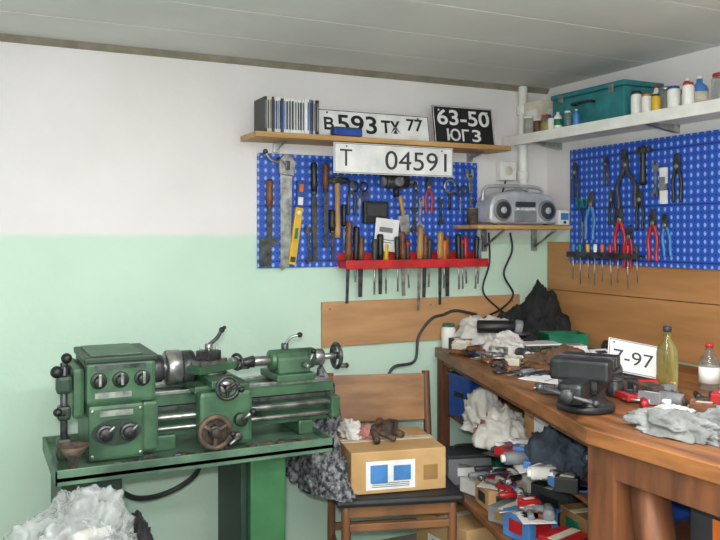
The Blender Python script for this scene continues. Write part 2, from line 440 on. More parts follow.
b = B('hand_saw', P(-1.262, 1.55, .010, -2))
b.prism([(-.028, 0), (.02, 0), (.024, -.34), (-.006, -.365), (-.014, -.36)], -.001, .001, steel)
b.prism([(-.034, .0), (.026, -.005), (.030, .045), (.012, .075), (-.018, .078), (-.038, .05)], -.008, .008, steel, .002)
b.box((-.002, .035, .004), (.02, .035, .014), dsteel, bev=.004); b.done()
b = B('bow_clamp', P(-1.30, 1.615, .012, 0))
b.tube([(-.05, .02, 0), (-.03, -.01, 0), (.01, -.018, 0), (.05, -.002, 0), (.062, -.03, 0)], .006, steel, 8)
b.tube([(.0, .0, 0), (.02, -.02, .002), (.045, -.05, 0)], .005, dsteel, 8); b.sph((-.05, .02, 0), .01, dsteel); b.done()
b = B('spirit_level', P(-1.215, 1.425, .012, -8))
b.box((0, -.11, 0), (.03, .22, .018), yellow, bev=.003); b.box((0, -.10, .0095), (.012, .04, .002), greenp, bev=0); b.cyl((0, -.02, .009), (0, -.02, .0115), .008, white); b.box((0, -.2, .0095), (.02, .02, .002), dgrey, bev=0); b.done()
b = B('utility_knife', P(-1.205, 1.53, .010, -4))
b.prism([(-.016, 0), (.016, 0), (.018, -.09), (.008, -.12), (-.016, -.115)], -.008, .008, blue, .002)
b.box((0, -.03, .009), (.016, .03, .003), orange, bev=.001); b.box((0, -.08, .009), (.02, .03, .002), white, bev=0); b.done()
chisel(P(-1.335, 1.53, .016), brownh, .14+.08, .11, .024, 'flat_file', dsteel)
b = B('steel_square', P(-1.335, 1.31, .004)); b.prism([(-.035, 0), (.035, 0), (.035, -.03), (.01, -.03), (.01, -.11), (-.035, -.11)], -.002, .006, dsteel); b.done()
chisel(P(-1.155, 1.60, .016, 1), black, .38, .12, .024, 'flat_file', dsteel)
chisel(P(-1.105, 1.60, .016), brownh, .33, .11, .02, 'flat_file', dsteel)
hammer(P(-1.055, 1.55, .016), .24)
chisel(P(-1.078, 1.42, .016, 1), black, .2, .09, .014, 'flat_file', rust)
screwdriver(P(-1.025, 1.44, .014), black, .19)
wrench(P(-1.175, 1.36, .006, 3), .15, .014, mt=dsteel)
b = B('hand_drill', P(-.80, 1.535, .03))
b.cyl((-.05, 0, 0), (.05, 0, 0), .028, dsteel); b.cyl((.05, 0, 0), (.075, 0, 0), .015, steel); b.cyl((-.065, 0, 0), (-.05, 0, 0), .02, grey)
b.tube([(0, -.02, 0), (.0, -.06, 0)], .012, black); b.cyl((0, 0, .02), (0, 0, .034), .02, grey); b.tube([(0, 0, .034), (.02, .03, .036)], .004, steel, n=1); b.done()
b = B('drill_bit_case', P(-.885, 1.41, .012))
b.box((.0, 0, 0), (.11, .09, .022), black, bev=.005); b.box((0, .01, .012), (.085, .045, .002), dgrey, bev=0); b.box((.03, -.03, .012), (.03, .01, .002), grey, bev=0); b.done()
b = B('sandpaper_packet', P(-.845, 1.32, .030, -6))
b.box((0, 0, 0), (.105, .13, .006), paper, bev=.001); b.box((-.005, .02, .0035), (.06, .02, .001), grey, bev=0); b.box((0, -.02, .0035), (.07, .003, .001), dgrey, bev=0)
b.box((0, -.03, .0035), (.05, .003, .001), dgrey, bev=0); b.done()
b = B('trowel', P(-.765, 1.42, .018, 10))
b.prism([(-.025, -.02), (.025, -.02), (.02, -.1), (-.02, -.1)], -.001, .001, steel); b.cyl((0, .06, 0), (0, -.02, 0), .010, woodh, .008); b.done()
scissors(P(-.955, 1.53, .01), black, .15)
pliers(P(-.99, 1.54, .01), dgrey, .14)
for i, (x, z, L) in enumerate([(-.70, 1.44, .11), (-.67, 1.475, .13), (-.575, 1.48, .12), (-.42, 1.49, .1), (-.925, 1.5, .1)]):
    wrench(P(x, z, .006, random.uniform(-6, 6)), L, .013, mt=(steel if i % 2 else dsteel))
pliers(P(-.635, 1.56, .01), red, .15); pliers(P(-.70, 1.54, .01, 4), dgrey, .1)
b = B('pipe_clamp', P(-.535, 1.525, .014))
pts = [(.026*math.cos(t*math.pi/8), .026*math.sin(t*math.pi/8), 0) for t in range(15)]
b.tube(pts, .006, steel, 8, 2); b.tube([(0, -.02, 0), (0, -.1, 0)], .006, dsteel, n=1); b.done()
scissors(P(-.48, 1.53, .01), dgrey, .12)
b = B('adjustable_wrench', P(-.435, 1.6, .01, 5))
b.prism([(-.02, 0), (-.006, .002), (-.006, -.02), (.008, -.02), (.008, .0), (.02, -.006), (.018, -.035), (.008, -.05), (.009, -.10), (-.009, -.10), (-.008, -.05), (-.02, -.03)], -.005, .005, steel, .001)
b.cyl((-.008, -.03, 0), (.008, -.03, 0), .007, dsteel, seg=12); b.done()

rk = B('tool_rack')
rk.bb(-1.05, -.39, -.10, -.018, 1.212, 1.22, red, .002); rk.bb(-1.05, -.39, -.104, -.098, 1.188, 1.222, red, .002)
rk.bb(-1.05, -.39, -.024, -.0175, 1.195, 1.25, red, .002)
for i in range(23): rk.bb(-1.045+i*.0285, -1.041+i*.0285, -.098, -.02, 1.19, 1.213, red, .0005)
rk.done()
spec = [(-1.025, brownh, .32, 'c', .16), (-.985, black, .22, 's', .14), (-.955, brownh, .24, 'c', .1), (-.915, dgrey, .22, 's', .09), (-.88, black, .24, 'c', .11), (-.845, yellow, .2, 's', .07),
        (-.815, black, .22, 's', .1), (-.78, brownh, .26, 'c', .12), (-.745, dgrey, .2, 's', .09), (-.705, woodh, .34, 'c', .14), (-.672, brownh, .26, 'c', .11), (-.640, dgrey, .2, 's', .09),
        (-.612, woodh, .30, 'c', .12), (-.582, orange, .2, 's', .085), (-.555, brownh, .25, 'c', .1), (-.525, black, .23, 's', .11), (-.495, dgrey, .22, 's', .1), (-.465, red, .2, 's', .1), (-.432, black, .22, 's', .1), (-.408, grey, .19, 's', .09)]
for i, (x, hc, L, kind, hl) in enumerate(spec):
    yy = -.06+.02*((i*7 % 3)-1)
    M = cols((1, 0, 0), (0, 0, 1), (0, -1, 0), (x, yy, 1.214+hl)) @ RZ(((i*37) % 9-4)*.5)
    if kind == 'c': chisel(M, hc, L, hl, .014+.003*(i % 3), 'wood_chisel' if i % 2 else 'hand_file', steel if i % 2 else dsteel)
    else: screwdriver(M, hc, L, hl, .011+.002*(i % 2), band=(red if i % 4 == 0 else None))

R = lambda x, z, w=.012, r=0: RIGHT @ T(x, z, .028+w) @ RZ(r)
pliers(R(.235, 1.63, .01), dgrey, .16); scissors(R(.275, 1.47, .01, 4), greenp, .22); pliers(R(.335, 1.5, .01, -4), bluel, .2, .022)
pliers(R(.42, 1.64, .01), dgrey, .12, .02); pliers(R(.52, 1.66, .012, 4), dgrey, .24, .036); pliers(R(.495, 1.44, .01), red, .22, .022, 'pincers')
pliers(R(.55, 1.36, .01, -5), red, .17, .02); pliers(R(.60, 1.5, .01), black, .16); pliers(R(.665, 1.42, .01), red, .2, .02)
hammer(R(.62, 1.66, .014), .15, black, hw=.07); wrench(R(.675, 1.6, .006), .14, .014); pliers(R(.78, 1.62, .01), black, .18)
b = B('wire_stripper', R(.72, 1.56, .012)); b.box((0, -.02, 0), (.03, .06, .014), white, bev=.003); b.box((0, -.05, .003), (.026, .05, .016), grey, bev=.003); b.box((0, -.1, 0), (.03, .05, .012), white, bev=.002); b.done()
pliers(R(.72, 1.40, .01, 6), bluel, .16); pliers(R(.45, 1.5, .01), black, .14)
rk = B('tool_rack', RIGHT); rk.bb(.22, .62, 1.235, 1.243, .029, .07, dsteel, .002); rk.bb(.22, .62, 1.228, 1.25, .069, .073, dsteel, .001); rk.done()
for i, (x, hc) in enumerate([(.24, bluel), (.28, greenp), (.325, yellow), (.37, white), (.41, orange), (.455, red), (.50, black), (.55, red), (.595, dgrey)]):
    screwdriver(RIGHT @ T(x, 1.237+.045, .05) @ RZ((i % 3-1)*2), hc, .15+.02*(i % 2), .05, .008)

# ------------------------------------------------------------------ radio
b = B('boombox_radio')
cx, cy, z0 = -.255, -.115, 1.363
pr = [(-.175, .02), (-.165, .004), (.165, .004), (.175, .02), (.172, .085), (.15, .12), (.08, .138), (-.08, .138), (-.15, .12), (-.172, .085)]
MR = T(cx, cy+.06, z0) @ RX(90)
b.prism(pr, 0, .12, silver, .008, M=MR)
for sx in (-1, 1):
    b.cyl((cx+sx*.115, cy-.058, z0+.06), (cx+sx*.115, cy-.066, z0+.06), .045, grey); b.cyl((cx+sx*.115, cy-.064, z0+.06), (cx+sx*.115, cy-.069, z0+.06), .036, dgrey)
    b.cyl((cx+sx*.115, cy-.068, z0+.06), (cx+sx*.115, cy-.073, z0+.06), .014, silver)
    b.cyl((cx+sx*.13, cy-.03, z0), (cx+sx*.13, cy-.03, z0+.008), .012, black)
b.box((cx, cy-.063, z0+.035), (.11, .01, .045), grey, bev=.003); b.box((cx, cy-.064, z0+.085), (.1, .01, .022), dgrey, bev=.002)
for i in range(5): b.box((cx-.04+i*.02, cy-.066, z0+.065), (.014, .008, .008), white, bev=.002)
b.rev([(0, 0), (.052, 0), (.05, .008), (.03, .014), (0, .016)], (cx, cy, z0+.137), (0, 0, 1), grey)
b.tube([(cx-.16, cy+.02, z0+.10), (cx-.15, cy+.02, z0+.15), (cx-.1, cy+.02, z0+.165), (cx+.1, cy+.02, z0+.165), (cx+.15, cy+.02, z0+.15), (cx+.16, cy+.02, z0+.10)], .008, silver)
b.done()
b = B('electric_meter_box'); b.box((-.047, -.16, 1.395), (.06, .035, .064), white, bev=.005); b.box((-.047, -.179, 1.40), (.04, .004, .03), bluel, bev=.001); b.cyl((-.047, -.177, 1.375), (-.047, -.184, 1.375), .006, black); b.done()
b = B('tin_can'); b.cyl((-.475, -.11, 1.363), (-.475, -.11, 1.43), .024, rust); b.rev([(.022, 0), (.0255, 0), (.0255, .003), (.022, .003)], (-.475, -.11, 1.429), (0, 0, 1), steel); b.done()
b = B('junction_box'); b.box((-.24, -.022, 1.60), (.085, .04, .085), white, bev=.008); b.cyl((-.24, -.041, 1.60), (-.24, -.046, 1.60), .02, cream); b.done()
b = B('water_pipe'); b.cyl((-.155, -.03, 1.38), (-.155, -.03, 1.975), .02, white); b.cyl((-.155, -.03, 1.56), (-.155, -.03, 1.60), .026, white); b.cyl((-.155, -.03, 1.85), (-.155, -.03, 1.89), .026, white); b.done()
b = B('power_cable')
b.tube([(-.21, -.012, 1.33), (-.2, -.012, 1.25), (-.25, -.02, 1.15), (-.2, -.02, 1.06), (-.26, -.022, 1.0), (-.36, -.024, .96), (-.45, -.03, .9)], .0045, black)
b.tube([(-.33, -.02, 1.33), (-.32, -.012, 1.2), (-.36, -.02, 1.08), (-.28, -.022, 1.0), (-.2, -.022, .95), (-.16, -.03, .88)], .004, black)
b.tube([(-.24, -.02, 1.56), (-.255, -.012, 1.48), (-.25, -.012, 1.37)], .004, dgrey); b.done()
b = B('extension_cord')
b.tube([(-.56, -.02, .985), (-.62, -.022, .97), (-.68, -.02, .9), (-.70, -.02, .8), (-.8, -.02, .78), (-.84, -.02, .7)], .006, dgrey)
b.tube([(-.40, -.03, .98), (-.5, -.022, 1.0), (-.56, -.02, .985)], .006, dgrey); b.done()

# ------------------------------------------------------------------ right shelf contents
ST = 1.7475
def jar(x, y, z, r, h, body, lid, name='glass_jar', fill=None):
    b = B(name)
    b.rev([(0, 0), (r*.95, 0), (r, r*.15), (r, h*.78), (r*.8, h*.88), (r*.8, h*.9), (0, h*.9)], (x, y, z), (0, 0, 1), body, 20)
    if fill: b.cyl((x, y, z+.002), (x, y, z+h*.55), r*.9, fill, seg=18)
    b.cyl((x, y, z+h*.87), (x, y, z+h), r*.86, lid, seg=20)
    return b.done()
def bottle(x, y, z, r, h, body, cap, name='bottle', label=None):
    b = B(name)
    b.rev([(0, 0), (r*.93, 0), (r, r*.12), (r, h*.58), (r*.85, h*.68), (r*.35, h*.8), (r*.33, h*.93), (0, h*.93)], (x, y, z), (0, 0, 1), body, 20)
    b.cyl((x, y, z+h*.91), (x, y, z+h), r*.4, cap, seg=16)
    if label: b.rev([(r*1.01, h*.15), (r*1.015, h*.15), (r*1.015, h*.5), (r*1.01, h*.5)], (x, y, z), (0, 0, 1), label, 20)
    return b.done()
def carton(x, y, z, sx, sy, sz, mat, rz=0, lab=None, name='cardboard_box', lid=None):
    b = B(name, T(x, y, z) @ RZ(rz))
    b.box((0, 0, sz/2), (sx, sy, sz), mat, bev=.003)
    b.box((0, 0, sz), (sx+.003, .03, .002), lid or cream, bev=.0005)
    b.box((0, 0, sz-.001), (sx*.98, .002, .0035), cardd, bev=0)
    if lab:
        b.box((0, -sy/2-.0006, sz*.5), (sx*.55, .001, sz*.5), lab, bev=0)
        b.box((-sx/2-.0006, 0, sz*.5), (.001, sy*.5, sz*.5), lab, bev=0)
    return b.done()
def pile(name, cx, cy, z, rx, ry, n, pal, seed, smin=.02, smax=.06, kinds='btcnw', rot=0):
    r = random.Random(seed); b = B(name, T(cx, cy, z) @ RZ(rot))
    for i in range(n):
        a = r.uniform(0, 6.283); q = math.sqrt(r.random())
        x, y = rx*q*math.cos(a), ry*q*math.sin(a)
        s = r.uniform(smin, smax); m = r.choice(pal); k = r.choice(kinds)
        lift = max(0, (1-q))*r.uniform(0, .05) if n > 14 and i > n*.5 else 0
        rz = r.uniform(0, 360); tl = RZ(rz) @ RX(r.uniform(-25, 25) if lift else 0)
        L = T(x, y, lift) @ tl
        if k == 'b':
            hh = s*r.uniform(.25, .8); b.box((0, 0, hh/2), (s*1.2, s*r.uniform(.5, 1), hh), m, M=L, bev=.003)
            b.box((0, 0, hh+.0004), (s*.7, s*.3, .0008), r.choice(pal), M=L, bev=0)
        elif k == 't':
            b.cyl(L @ Vector((0, 0, .011)), L @ Vector((s*1.3, 0, .011)), .010, m, seg=12); b.cyl(L @ Vector((-s*1.6, 0, .009)), L @ Vector((0, 0, .011)), .0035, steel, seg=8)
        elif k == 'c':
            rr = s*.3; b.cyl(L @ Vector((-s*.6, 0, rr)), L @ Vector((s*.6, 0, rr)), rr, m, seg=16); b.cyl(L @ Vector((s*.55, 0, rr)), L @ Vector((s*.75, 0, rr)), rr*.6, r.choice(pal), seg=14)
        elif k == 'n':
            rr = s*.35; pts = [L @ Vector((rr*math.cos(t*.5), rr*math.sin(t*.5), .006+.0007*t)) for t in range(26)]
            b.tube(pts, .0035, m, 6, 1)
        elif k == 'w':
            b.box((0, 0, .004), (s*2.2, s*.25, .006), dsteel, M=L, bev=.002); b.cyl(L @ Vector((s*1.1, 0, 0)), L @ Vector((s*1.1, 0, .009)), s*.25, dsteel, seg=10)
            b.cyl(L @ Vector((-s*1.1, 0, 0)), L @ Vector((-s*1.1, 0, .009)), s*.2, dsteel, seg=10)
        elif k == 'p':
            b.box((0, 0, .003), (s*2, s*1.4, .002), m, M=L, bev=0); b.box((s*.2, 0, .0045), (s*1.1, s*.2, .001), r.choice([dgrey, grey, red, blue]), M=L, bev=0)
    return b.done()

b = B('tool_case', T(-.12, -.50, ST))
b.box((0, 0, .06), (.19, .40, .118), tealm, bev=.008); b.box((0, 0, .129), (.2, .41, .02), tealm, bev=.006)
b.tube([(-.1, -.05, .08), (-.125, -.045, .08), (-.125, .045, .08), (-.1, .05, .08)], .006, black)
for y in (-.14, .14): b.box((-.098, y, .115), (.008, .025, .03), steel, bev=.002)
b.done()
carton(-.10, -.10, ST, .13, .14, .15, cream, 3, white); carton(-.07, -.225, ST, .1, .09, .10, paper, 0)
jar(-.20, -.13, ST, .022, .08, glassm, white); jar(-.20, -.19, ST, .02, .06, brownh, white)
jar(-.20, -.245, ST, .024, .07, glassm, red, fill=yellow); jar(-.215, -.30, ST, .018, .055, white, blue)
bottle(-.235, -.36, ST, .016, .07, white, greenp, 'glue_bottle', greenp); jar(-.237, -.42, ST, .014, .06, glassm, white)
bottle(-.237, -.47, ST, .013, .06, bluel, white, 'glue_bottle')
for i, (x, y, r, h, m, l, k) in enumerate([(-.19, -.735, .020, .09, white, black, 'j'), (-.13, -.77, .024, .11, white, red, 'b'), (-.2, -.795, .02, .07, white, orange, 'j'), (-.16, -.84, .026, .09, glassm, steel, 'j'), (-.215, -.85, .016, .06, yellow, black, 'j'),
        (-.1, -.88, .024, .12, brownh, white, 'b'), (-.19, -.905, .022, .08, white, blue, 'j'), (-.13, -.96, .028, .11, bluel, white, 'b'), (-.2, -.975, .02, .08, white, red, 'j'), (-.15, -1.06, .028, .10, glassm, red, 'j'), (-.19, -1.14, .02, .11, white, yellow, 'b')]):
    if k == 'b': bottle(x, y, ST, r, h, m, l, 'chemical_bottle', cream)
    else: jar(x, y, ST, r, h, m, l, 'paint_jar')

# ------------------------------------------------------------------ LATHE
b = B('metal_lathe')
AY, AZ = -.42, .912
b.bb(-2.15, -1.35, -.66, -.26, .668, .684, lgl, .003)
for a in ((-2.15, -1.35, -.66, -.652), (-2.15, -1.35, -.268, -.26), (-2.15, -2.142, -.66, -.26), (-1.358, -1.35, -.66, -.26)): b.bb(*a, .66, .702, lgl, .002)
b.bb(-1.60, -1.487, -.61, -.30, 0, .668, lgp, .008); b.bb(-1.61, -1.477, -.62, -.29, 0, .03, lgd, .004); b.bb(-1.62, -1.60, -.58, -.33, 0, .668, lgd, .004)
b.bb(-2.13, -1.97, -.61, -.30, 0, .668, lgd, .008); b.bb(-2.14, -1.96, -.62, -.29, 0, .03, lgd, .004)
b.bb(-2.058, -1.865, -.55, -.29, .842, .962, lg, .012); b.bb(-2.063, -1.86, -.555, -.285, .958, .976, lgd, .005)
b.bb(-2.045, -1.90, -.53, -.31, .975, .981, lg, .003)
b.bb(-2.09, -2.058, -.52, -.30, .80, .945, lg, .012)
b.cyl((-2.09, AY, AZ), (-2.11, AY, AZ), .032, dsteel)
for x in (-2.025, -1.965, -1.905):
    b.cyl((x, -.548, .910), (x, -.556, .910), .023, lgd); b.cyl((x, -.555, .910), (x, -.578, .910), .015, black)
    b.box((x, -.582, .916), (.008, .008, .034), steel, bev=.002)
b.box((-1.965, -.552, .947), (.14, .003, .012), dsteel, bev=0)
b.box((-1.985, -.552, .868), (.1, .003, .016), steel, bev=0)
b.bb(-2.055, -1.905, -.575, -.32, .69, .845, lg, .01)
pts = [(-1.98+.068*math.cos(t*math.pi/12)*(1), .768+.036*math.sin(t*math.pi/12)) for t in range(24)]
b.prism(pts, .575, .581, lgd, M=BACK)
for x in (-2.012, -1.948):
    b.cyl((x, -.58, .768), (x, -.592, .768), .025, dsteel); b.cyl((x, -.59, .768), (x, -.604, .768), .018, black); b.sph((x, -.605, .768), .005, rust)
    b.tube([(x, -.6, .768), (x+.022, -.605, .79)], .004, steel, n=1)
b.box((-1.98, -.577, .822), (.09, .003, .016), steel, bev=0)
for xx in (-2.045, -1.915):
    for z in (.705, .83): b.cyl((xx, -.574, z), (xx, -.579, z), .005, steel, seg=8)
b.bb(-1.905, -1.86, -.56, -.33, .70, .842, lg, .008)
X = -2.112
b.cyl((X, -.50, .69), (X, -.50, .96), .010, dsteel); b.tube([(X, -.50, .94), (X-.018, -.52, .945), (X-.022, -.53, .935)], .007, steel); b.sph((X-.022, -.53, .94), .017, black); b.sph((X+.005, -.52, .975), .015, black)
b.box((X, -.5, .9), (.042, .05, .05), lgd, bev=.01); b.tube([(X, -.5, .94), (X, -.515, .975)], .006, steel, n=1)
b.box((X, -.5, .72), (.04, .05, .06), lgd, bev=.008); b.tube([(X, -.52, .82), (X-.02, -.54, .83)], .006, steel, n=1); b.sph((X-.02, -.54, .83), .012, black)
b.box((X, -.5, .82), (.035, .04, .04), lgd, bev=.008)
b.cyl((-1.865, AY, AZ), (-1.82, AY, AZ), .042, dsteel)
b.cyl((-1.812, AY, AZ), (-1.765, AY, AZ), .054, steel, bev=.004, seg=40); b.cyl((-1.765, AY, AZ), (-1.725, AY, AZ), .05, dsteel, bev=.004, seg=40); b.cyl((-1.726, AY, AZ), (-1.722, AY, AZ), .016, black)
b.cyl((-1.83, AY, AZ), (-1.81, AY, AZ), .036, steel)
for a in (90, 210, 330):
    M = T(-1.712, AY, AZ) @ RX(a)
    b.box((0, 0, .030), (.024, .014, .034), steel, M=M, bev=.002); b.box((.014, 0, .022), (.016, .014, .018), dsteel, M=M, bev=.002)
EX = cols((0, 1, 0), (0, 0, 1), (1, 0, 0))
prof = [(-.505, .84), (-.505, .815), (-.485, .805), (-.485, .765), (-.505, .755), (-.505, .725), (-.335, .725), (-.335, .755), (-.355, .765), (-.355, .805), (-.335, .815), (-.335, .84), (-.35, .84), (-.36, .852), (-.37, .84), (-.47, .84), (-.48, .852), (-.49, .84)]
b.prism(prof, -1.91, -1.285, lg, M=EX)
for y in (-.48, -.36): b.bb(-1.90, -1.287, y-.008, y+.008, .842, .853, steel, .002)
b.bb(-1.91, -1.80, -.52, -.32, .684, .73, lg, .006); b.bb(-1.41, -1.36, -.52, -.32, .684, .73, lg, .006)
b.cyl((-1.91, -.53, .785), (-1.29, -.53, .785), .009, steel); b.cyl((-1.91, -.53, .752), (-1.29, -.53, .752), .007, steel)
b.bb(-1.31, -1.28, -.55, -.50, .735, .805, lg, .006)
b.bb(-1.90, -1.30, -.512, -.504, .80, .812, dsteel, .001)
b.bb(-1.755, -1.585, -.56, -.29, .85, .872, lg, .005)
b.bb(-1.75, -1.59, -.60, -.54, .70, .86, lg, .012)
def wheel(c, ax, r, rim, m, knob=True):
    c = Vector(c); ax = Vector(ax).normalized(); q = Vector((0, 0, 1)).rotation_difference(ax)
    pts = [c+q @ Vector((r*math.cos(t*math.pi/10), r*math.sin(t*math.pi/10), 0)) for t in range(21)]
    b.tube(pts, rim, m, 8, 1); b.cyl(c-ax*.012, c+ax*.014, r*.3, m)
    for t in range(3):
        a = t*2.094+.5; b.tube([c, c+q @ Vector((r*math.cos(a), r*math.sin(a), 0))], rim*.8, m, n=1)
    if knob:
        k = c+q @ Vector((r*.9, 0, 0)); b.cyl(k, k+ax*.035, .006, steel, .008); b.sph(k+ax*.038, .009, black)
b.cyl((-1.715, -.60, .752), (-1.715, -.64, .752), .018, dsteel); wheel((-1.715, -.64, .752), (0, -1, 0), .045, .008, rust)
b.cyl((-1.715, -.612, .752), (-1.715, -.622, .752), .043, rust)
b.cyl((-1.63, -.60, .775), (-1.63, -.622, .775), .02, lgd); b.tube([(-1.63, -.62, .775), (-1.60, -.635, .80)], .006, steel, n=1); b.sph((-1.60, -.635, .80), .011, black)
b.cyl((-1.64, -.60, .725), (-1.64, -.62, .725), .014, dsteel); b.tube([(-1.64, -.62, .725), (-1.67, -.63, .71)], .005, steel, n=1)
b.bb(-1.715, -1.645, -.60, -.32, .87, .892, lg, .004)
b.cyl((-1.68, -.60, .878), (-1.68, -.635, .878), .02, steel); wheel((-1.68, -.645, .878), (0, -1, 0), .032, .006, dsteel)
MC = T(-1.675, -.46, .90) @ RZ(30)
b.cyl((-1.675, -.46, .888), (-1.675, -.46, .9), .045, dsteel)
b.box((0, 0, .01), (.16, .06, .024), lg, M=MC, bev=.004); b.box((-.01, 0, .028), (.11, .045, .018), steel, M=MC, bev=.003)
b.cyl(MC @ Vector((.08, 0, .012)), MC @ Vector((.11, 0, .012)), .017, steel)
wheel(MC @ Vector((.112, 0, .012)), MC.to_3x3() @ Vector((1, 0, 0)), .024, .005, dsteel)
b.box((-.015, 0, .050), (.055, .055, .030), dsteel, M=MC, bev=.003)
for ux in (-.032, .002):
    for uy in (-.018, .018): b.cyl(MC @ Vector((ux, uy, .062)), MC @ Vector((ux, uy, .075)), .004, steel, seg=6)
b.cyl(MC @ Vector((-.015, 0, .062)), MC @ Vector((-.015, 0, .085)), .012, steel)
b.tube([MC @ Vector((-.015, 0, .08)), MC @ Vector((.01, -.01, .10)), MC @ Vector((.022, -.02, .125))], .006, dsteel); b.sph(MC @ Vector((.022, -.02, .125)), .009, black)
b.tube([MC @ Vector((.022, -.02, .125)), MC @ Vector((.045, -.01, .13))], .006, black, n=1)
b.box((-.05, -.018, .046), (.07, .01, .01), dsteel, M=MC, bev=.001)
b.bb(-1.475, -1.345, -.50, -.33, .852, .875, lg, .005)
b.prism([(-.475, .873), (-.365, .873), (-.375, .92), (-.39, .94), (-.45, .94), (-.465, .92)], -1.46, -1.35, lg, .004, M=EX)
b.cyl((-1.475, AY, AZ), (-1.32, AY, AZ), .034, lg); b.cyl((-1.53, AY, AZ), (-1.47, AY, AZ), .016, steel); b.cyl((-1.565, AY, AZ), (-1.527, AY, AZ), .012, dsteel, .02); b.rev([(.002, 0), (.006, .03), (0, .03)], (-1.595, AY, AZ), (1, 0, 0), steel, 10)
b.cyl((-1.32, AY, AZ), (-1.285, AY, AZ), .028, steel); b.cyl((-1.29, AY, AZ), (-1.22, AY, AZ), .010, steel); wheel((-1.235, AY, AZ), (1, 0, 0), .04, .007, dsteel)
b.cyl((-1.42, AY, .935), (-1.42, AY, .965), .012, dsteel); b.tube([(-1.42, AY, .96), (-1.40, AY-.01, .985), (-1.375, AY-.02, .99)], .005, steel); b.sph((-1.375, AY-.02, .992), .009, black)
b.cyl((-1.375, -.47, .90), (-1.375, -.52, .90), .008, steel); b.tube([(-1.375, -.515, .90), (-1.36, -.52, .945)], .005, steel, n=1); b.sph((-1.36, -.52, .948), .009, black)
rr = random.Random(2)
for i in range(60):
    x, y = rr.uniform(-2.0, -1.38), rr.uniform(-.645, -.58); s = rr.uniform(.008, .022)
    b.box((x, y, .684+s*.25), (s*1.6, s, s*.5), rr.choice([dsteel, steel, rust, rust]), RZ(rr.uniform(0, 90)), .001)
b.done()
b = B('rubber_hose')
b.tube([(-1.92, -.25, .50), (-1.86, -.22, .46), (-1.78, -.18, .445), (-1.70, -.18, .47), (-1.655, -.22, .53), (-1.645, -.25, .65)], .009, dgrey)
b.tube([(-1.92, -.25, .50), (-1.95, -.245, .56), (-1.96, -.245, .65)], .009, dgrey); b.done()

b = B('wooden_crate')
for z in (.04, .16, .28, .40):
    b.bb(-2.40, -1.93, -1.09, -1.078, z, z+.09, woodh, .002); b.bb(-2.40, -1.93, -.70, -.688, z, z+.09, woodh, .002)
    b.bb(-2.40, -2.388, -1.078, -.70, z, z+.09, woodh, .002); b.bb(-1.942, -1.93, -1.078, -.70, z, z+.09, woodh, .002)
for i in range(4): b.bb(-2.40+i*.118, -2.29+i*.118, -1.09, -.688, .492, .504, woodh, .002)
for x in (-2.37, -1.96):
    for y in (-1.06, -.72): b.bb(x-.015, x+.015, y-.015, y+.015, 0, .492, woodh, .002)
b.done()
# clear plastic bag with scrap inside: thin crumpled film, contents visible through it
b = B('plastic_bag'); b.heap((-2.12, -.86, .505), .125, .11, .185, bagm, 3, .45, 1.0, sub=6, fr=1.1)
b.heap((-2.15, -.87, .506), .07, .06, .09, bagin, 4, .4, 1.2)
rq = random.Random(9)
for i in range(22):
    b.box((-2.12+rq.uniform(-.08, .08), -.87+rq.uniform(-.06, .05), .53+rq.uniform(0, .08)), (rq.uniform(.03, .08), .025, .012), rq.choice([white, dgrey, steel, cream, bagin]), RZ(rq.uniform(0, 180)) @ RX(rq.uniform(-50, 50)), .002)
b.done()
b = B('black_bag'); b.heap((-1.965, -.80, .5045), .03, .07, .09, ragk, 5, .3); b.done()
b = B('metal_funnel'); b.rev([(.008, 0), (.01, .03), (.04, .07), (.042, .07), (.012, .03), (.01, 0)], (-2.10, -.62, .685), (0, 0, 1), rust); b.done()

# ------------------------------------------------------------------ chair
MC = T(-1.02, -.40, 0) @ RZ(-17)
b = B('chair', MC)
for x in (-.185, .185):
    b.tube([(x, .19, 0), (x, .175, .3), (x, .175, .46), (x, .20, .64), (x, .225, .80)], .015, chw, 8)
    b.tube([(x, -.18, 0), (x*.97, -.175, .2), (x*.97, -.175, .44)], .016, chw, 8)
    b.box((x*.97, 0, .20), (.016, .35, .025), chw); b.box((x*.97, 0, .415), (.018, .34, .04), chw)
b.box((0, -.175, .36), (.36, .016, .025), chw); b.box((0, .178, .24), (.36, .016, .025), chw)
b.box((0, -.178, .415), (.35, .018, .04), chw); b.box((0, .178, .415), (.35, .018, .04), chw)
b.box((0, -.01, .447), (.43, .40, .026), seatm, bev=.012)
b.box((0, .208, .705), (.385, .013, .175), chp, RX(-8), .005)
b.done()
b = B('cardboard_box', T(-1.03, -.40, .462) @ RZ(-12))
b.box((0, 0, .07), (.33, .30, .14), card, bev=.004); b.box((0, 0, .1405), (.335, .04, .002), cream, bev=.0005); b.box((0, 0, .1405), (.33, .003, .003), cardd, bev=0)
b.box((-.03, -.1508, .06), (.17, .001, .095), paper, bev=0); b.box((-.07, -.1516, .065), (.06, .001, .06), bluel, bev=0); b.box((.01, -.1516, .065), (.06, .001, .05), bluel, bev=0)
for i in range(3): b.box((-.03, -.1516, .022+i*.006), (.13, .001, .002), dgrey, bev=0)
b.box((.11, -.1508, .06), (.05, .001, .05), cardd, bev=0); b.box((-.1658, 0, .06), (.001, .12, .06), paper, bev=0)
b.done()
b = B('knitted_sweater')
b.heap((-1.265, -.38, .462), .055, .13, .17, knit, 2, .5, 1.4)
b.heap((-1.24, -.25, .462), .07, .09, .27, knit, 6, .5, 1.4)
b.heap((-1.17, -.16, .462), .06, .045, .30, knit, 7, .5, 1.4); b.done()
b = B('rag'); b.heap((-1.13, -.31, .604), .032, .045, .055, ragw, 8, .5, 1.4); b.heap((-1.09, -.34, .604), .04, .04, .035, ragp, 9, .5, 1.4); b.done()
b = B('rusty_clamp'); zz = .616
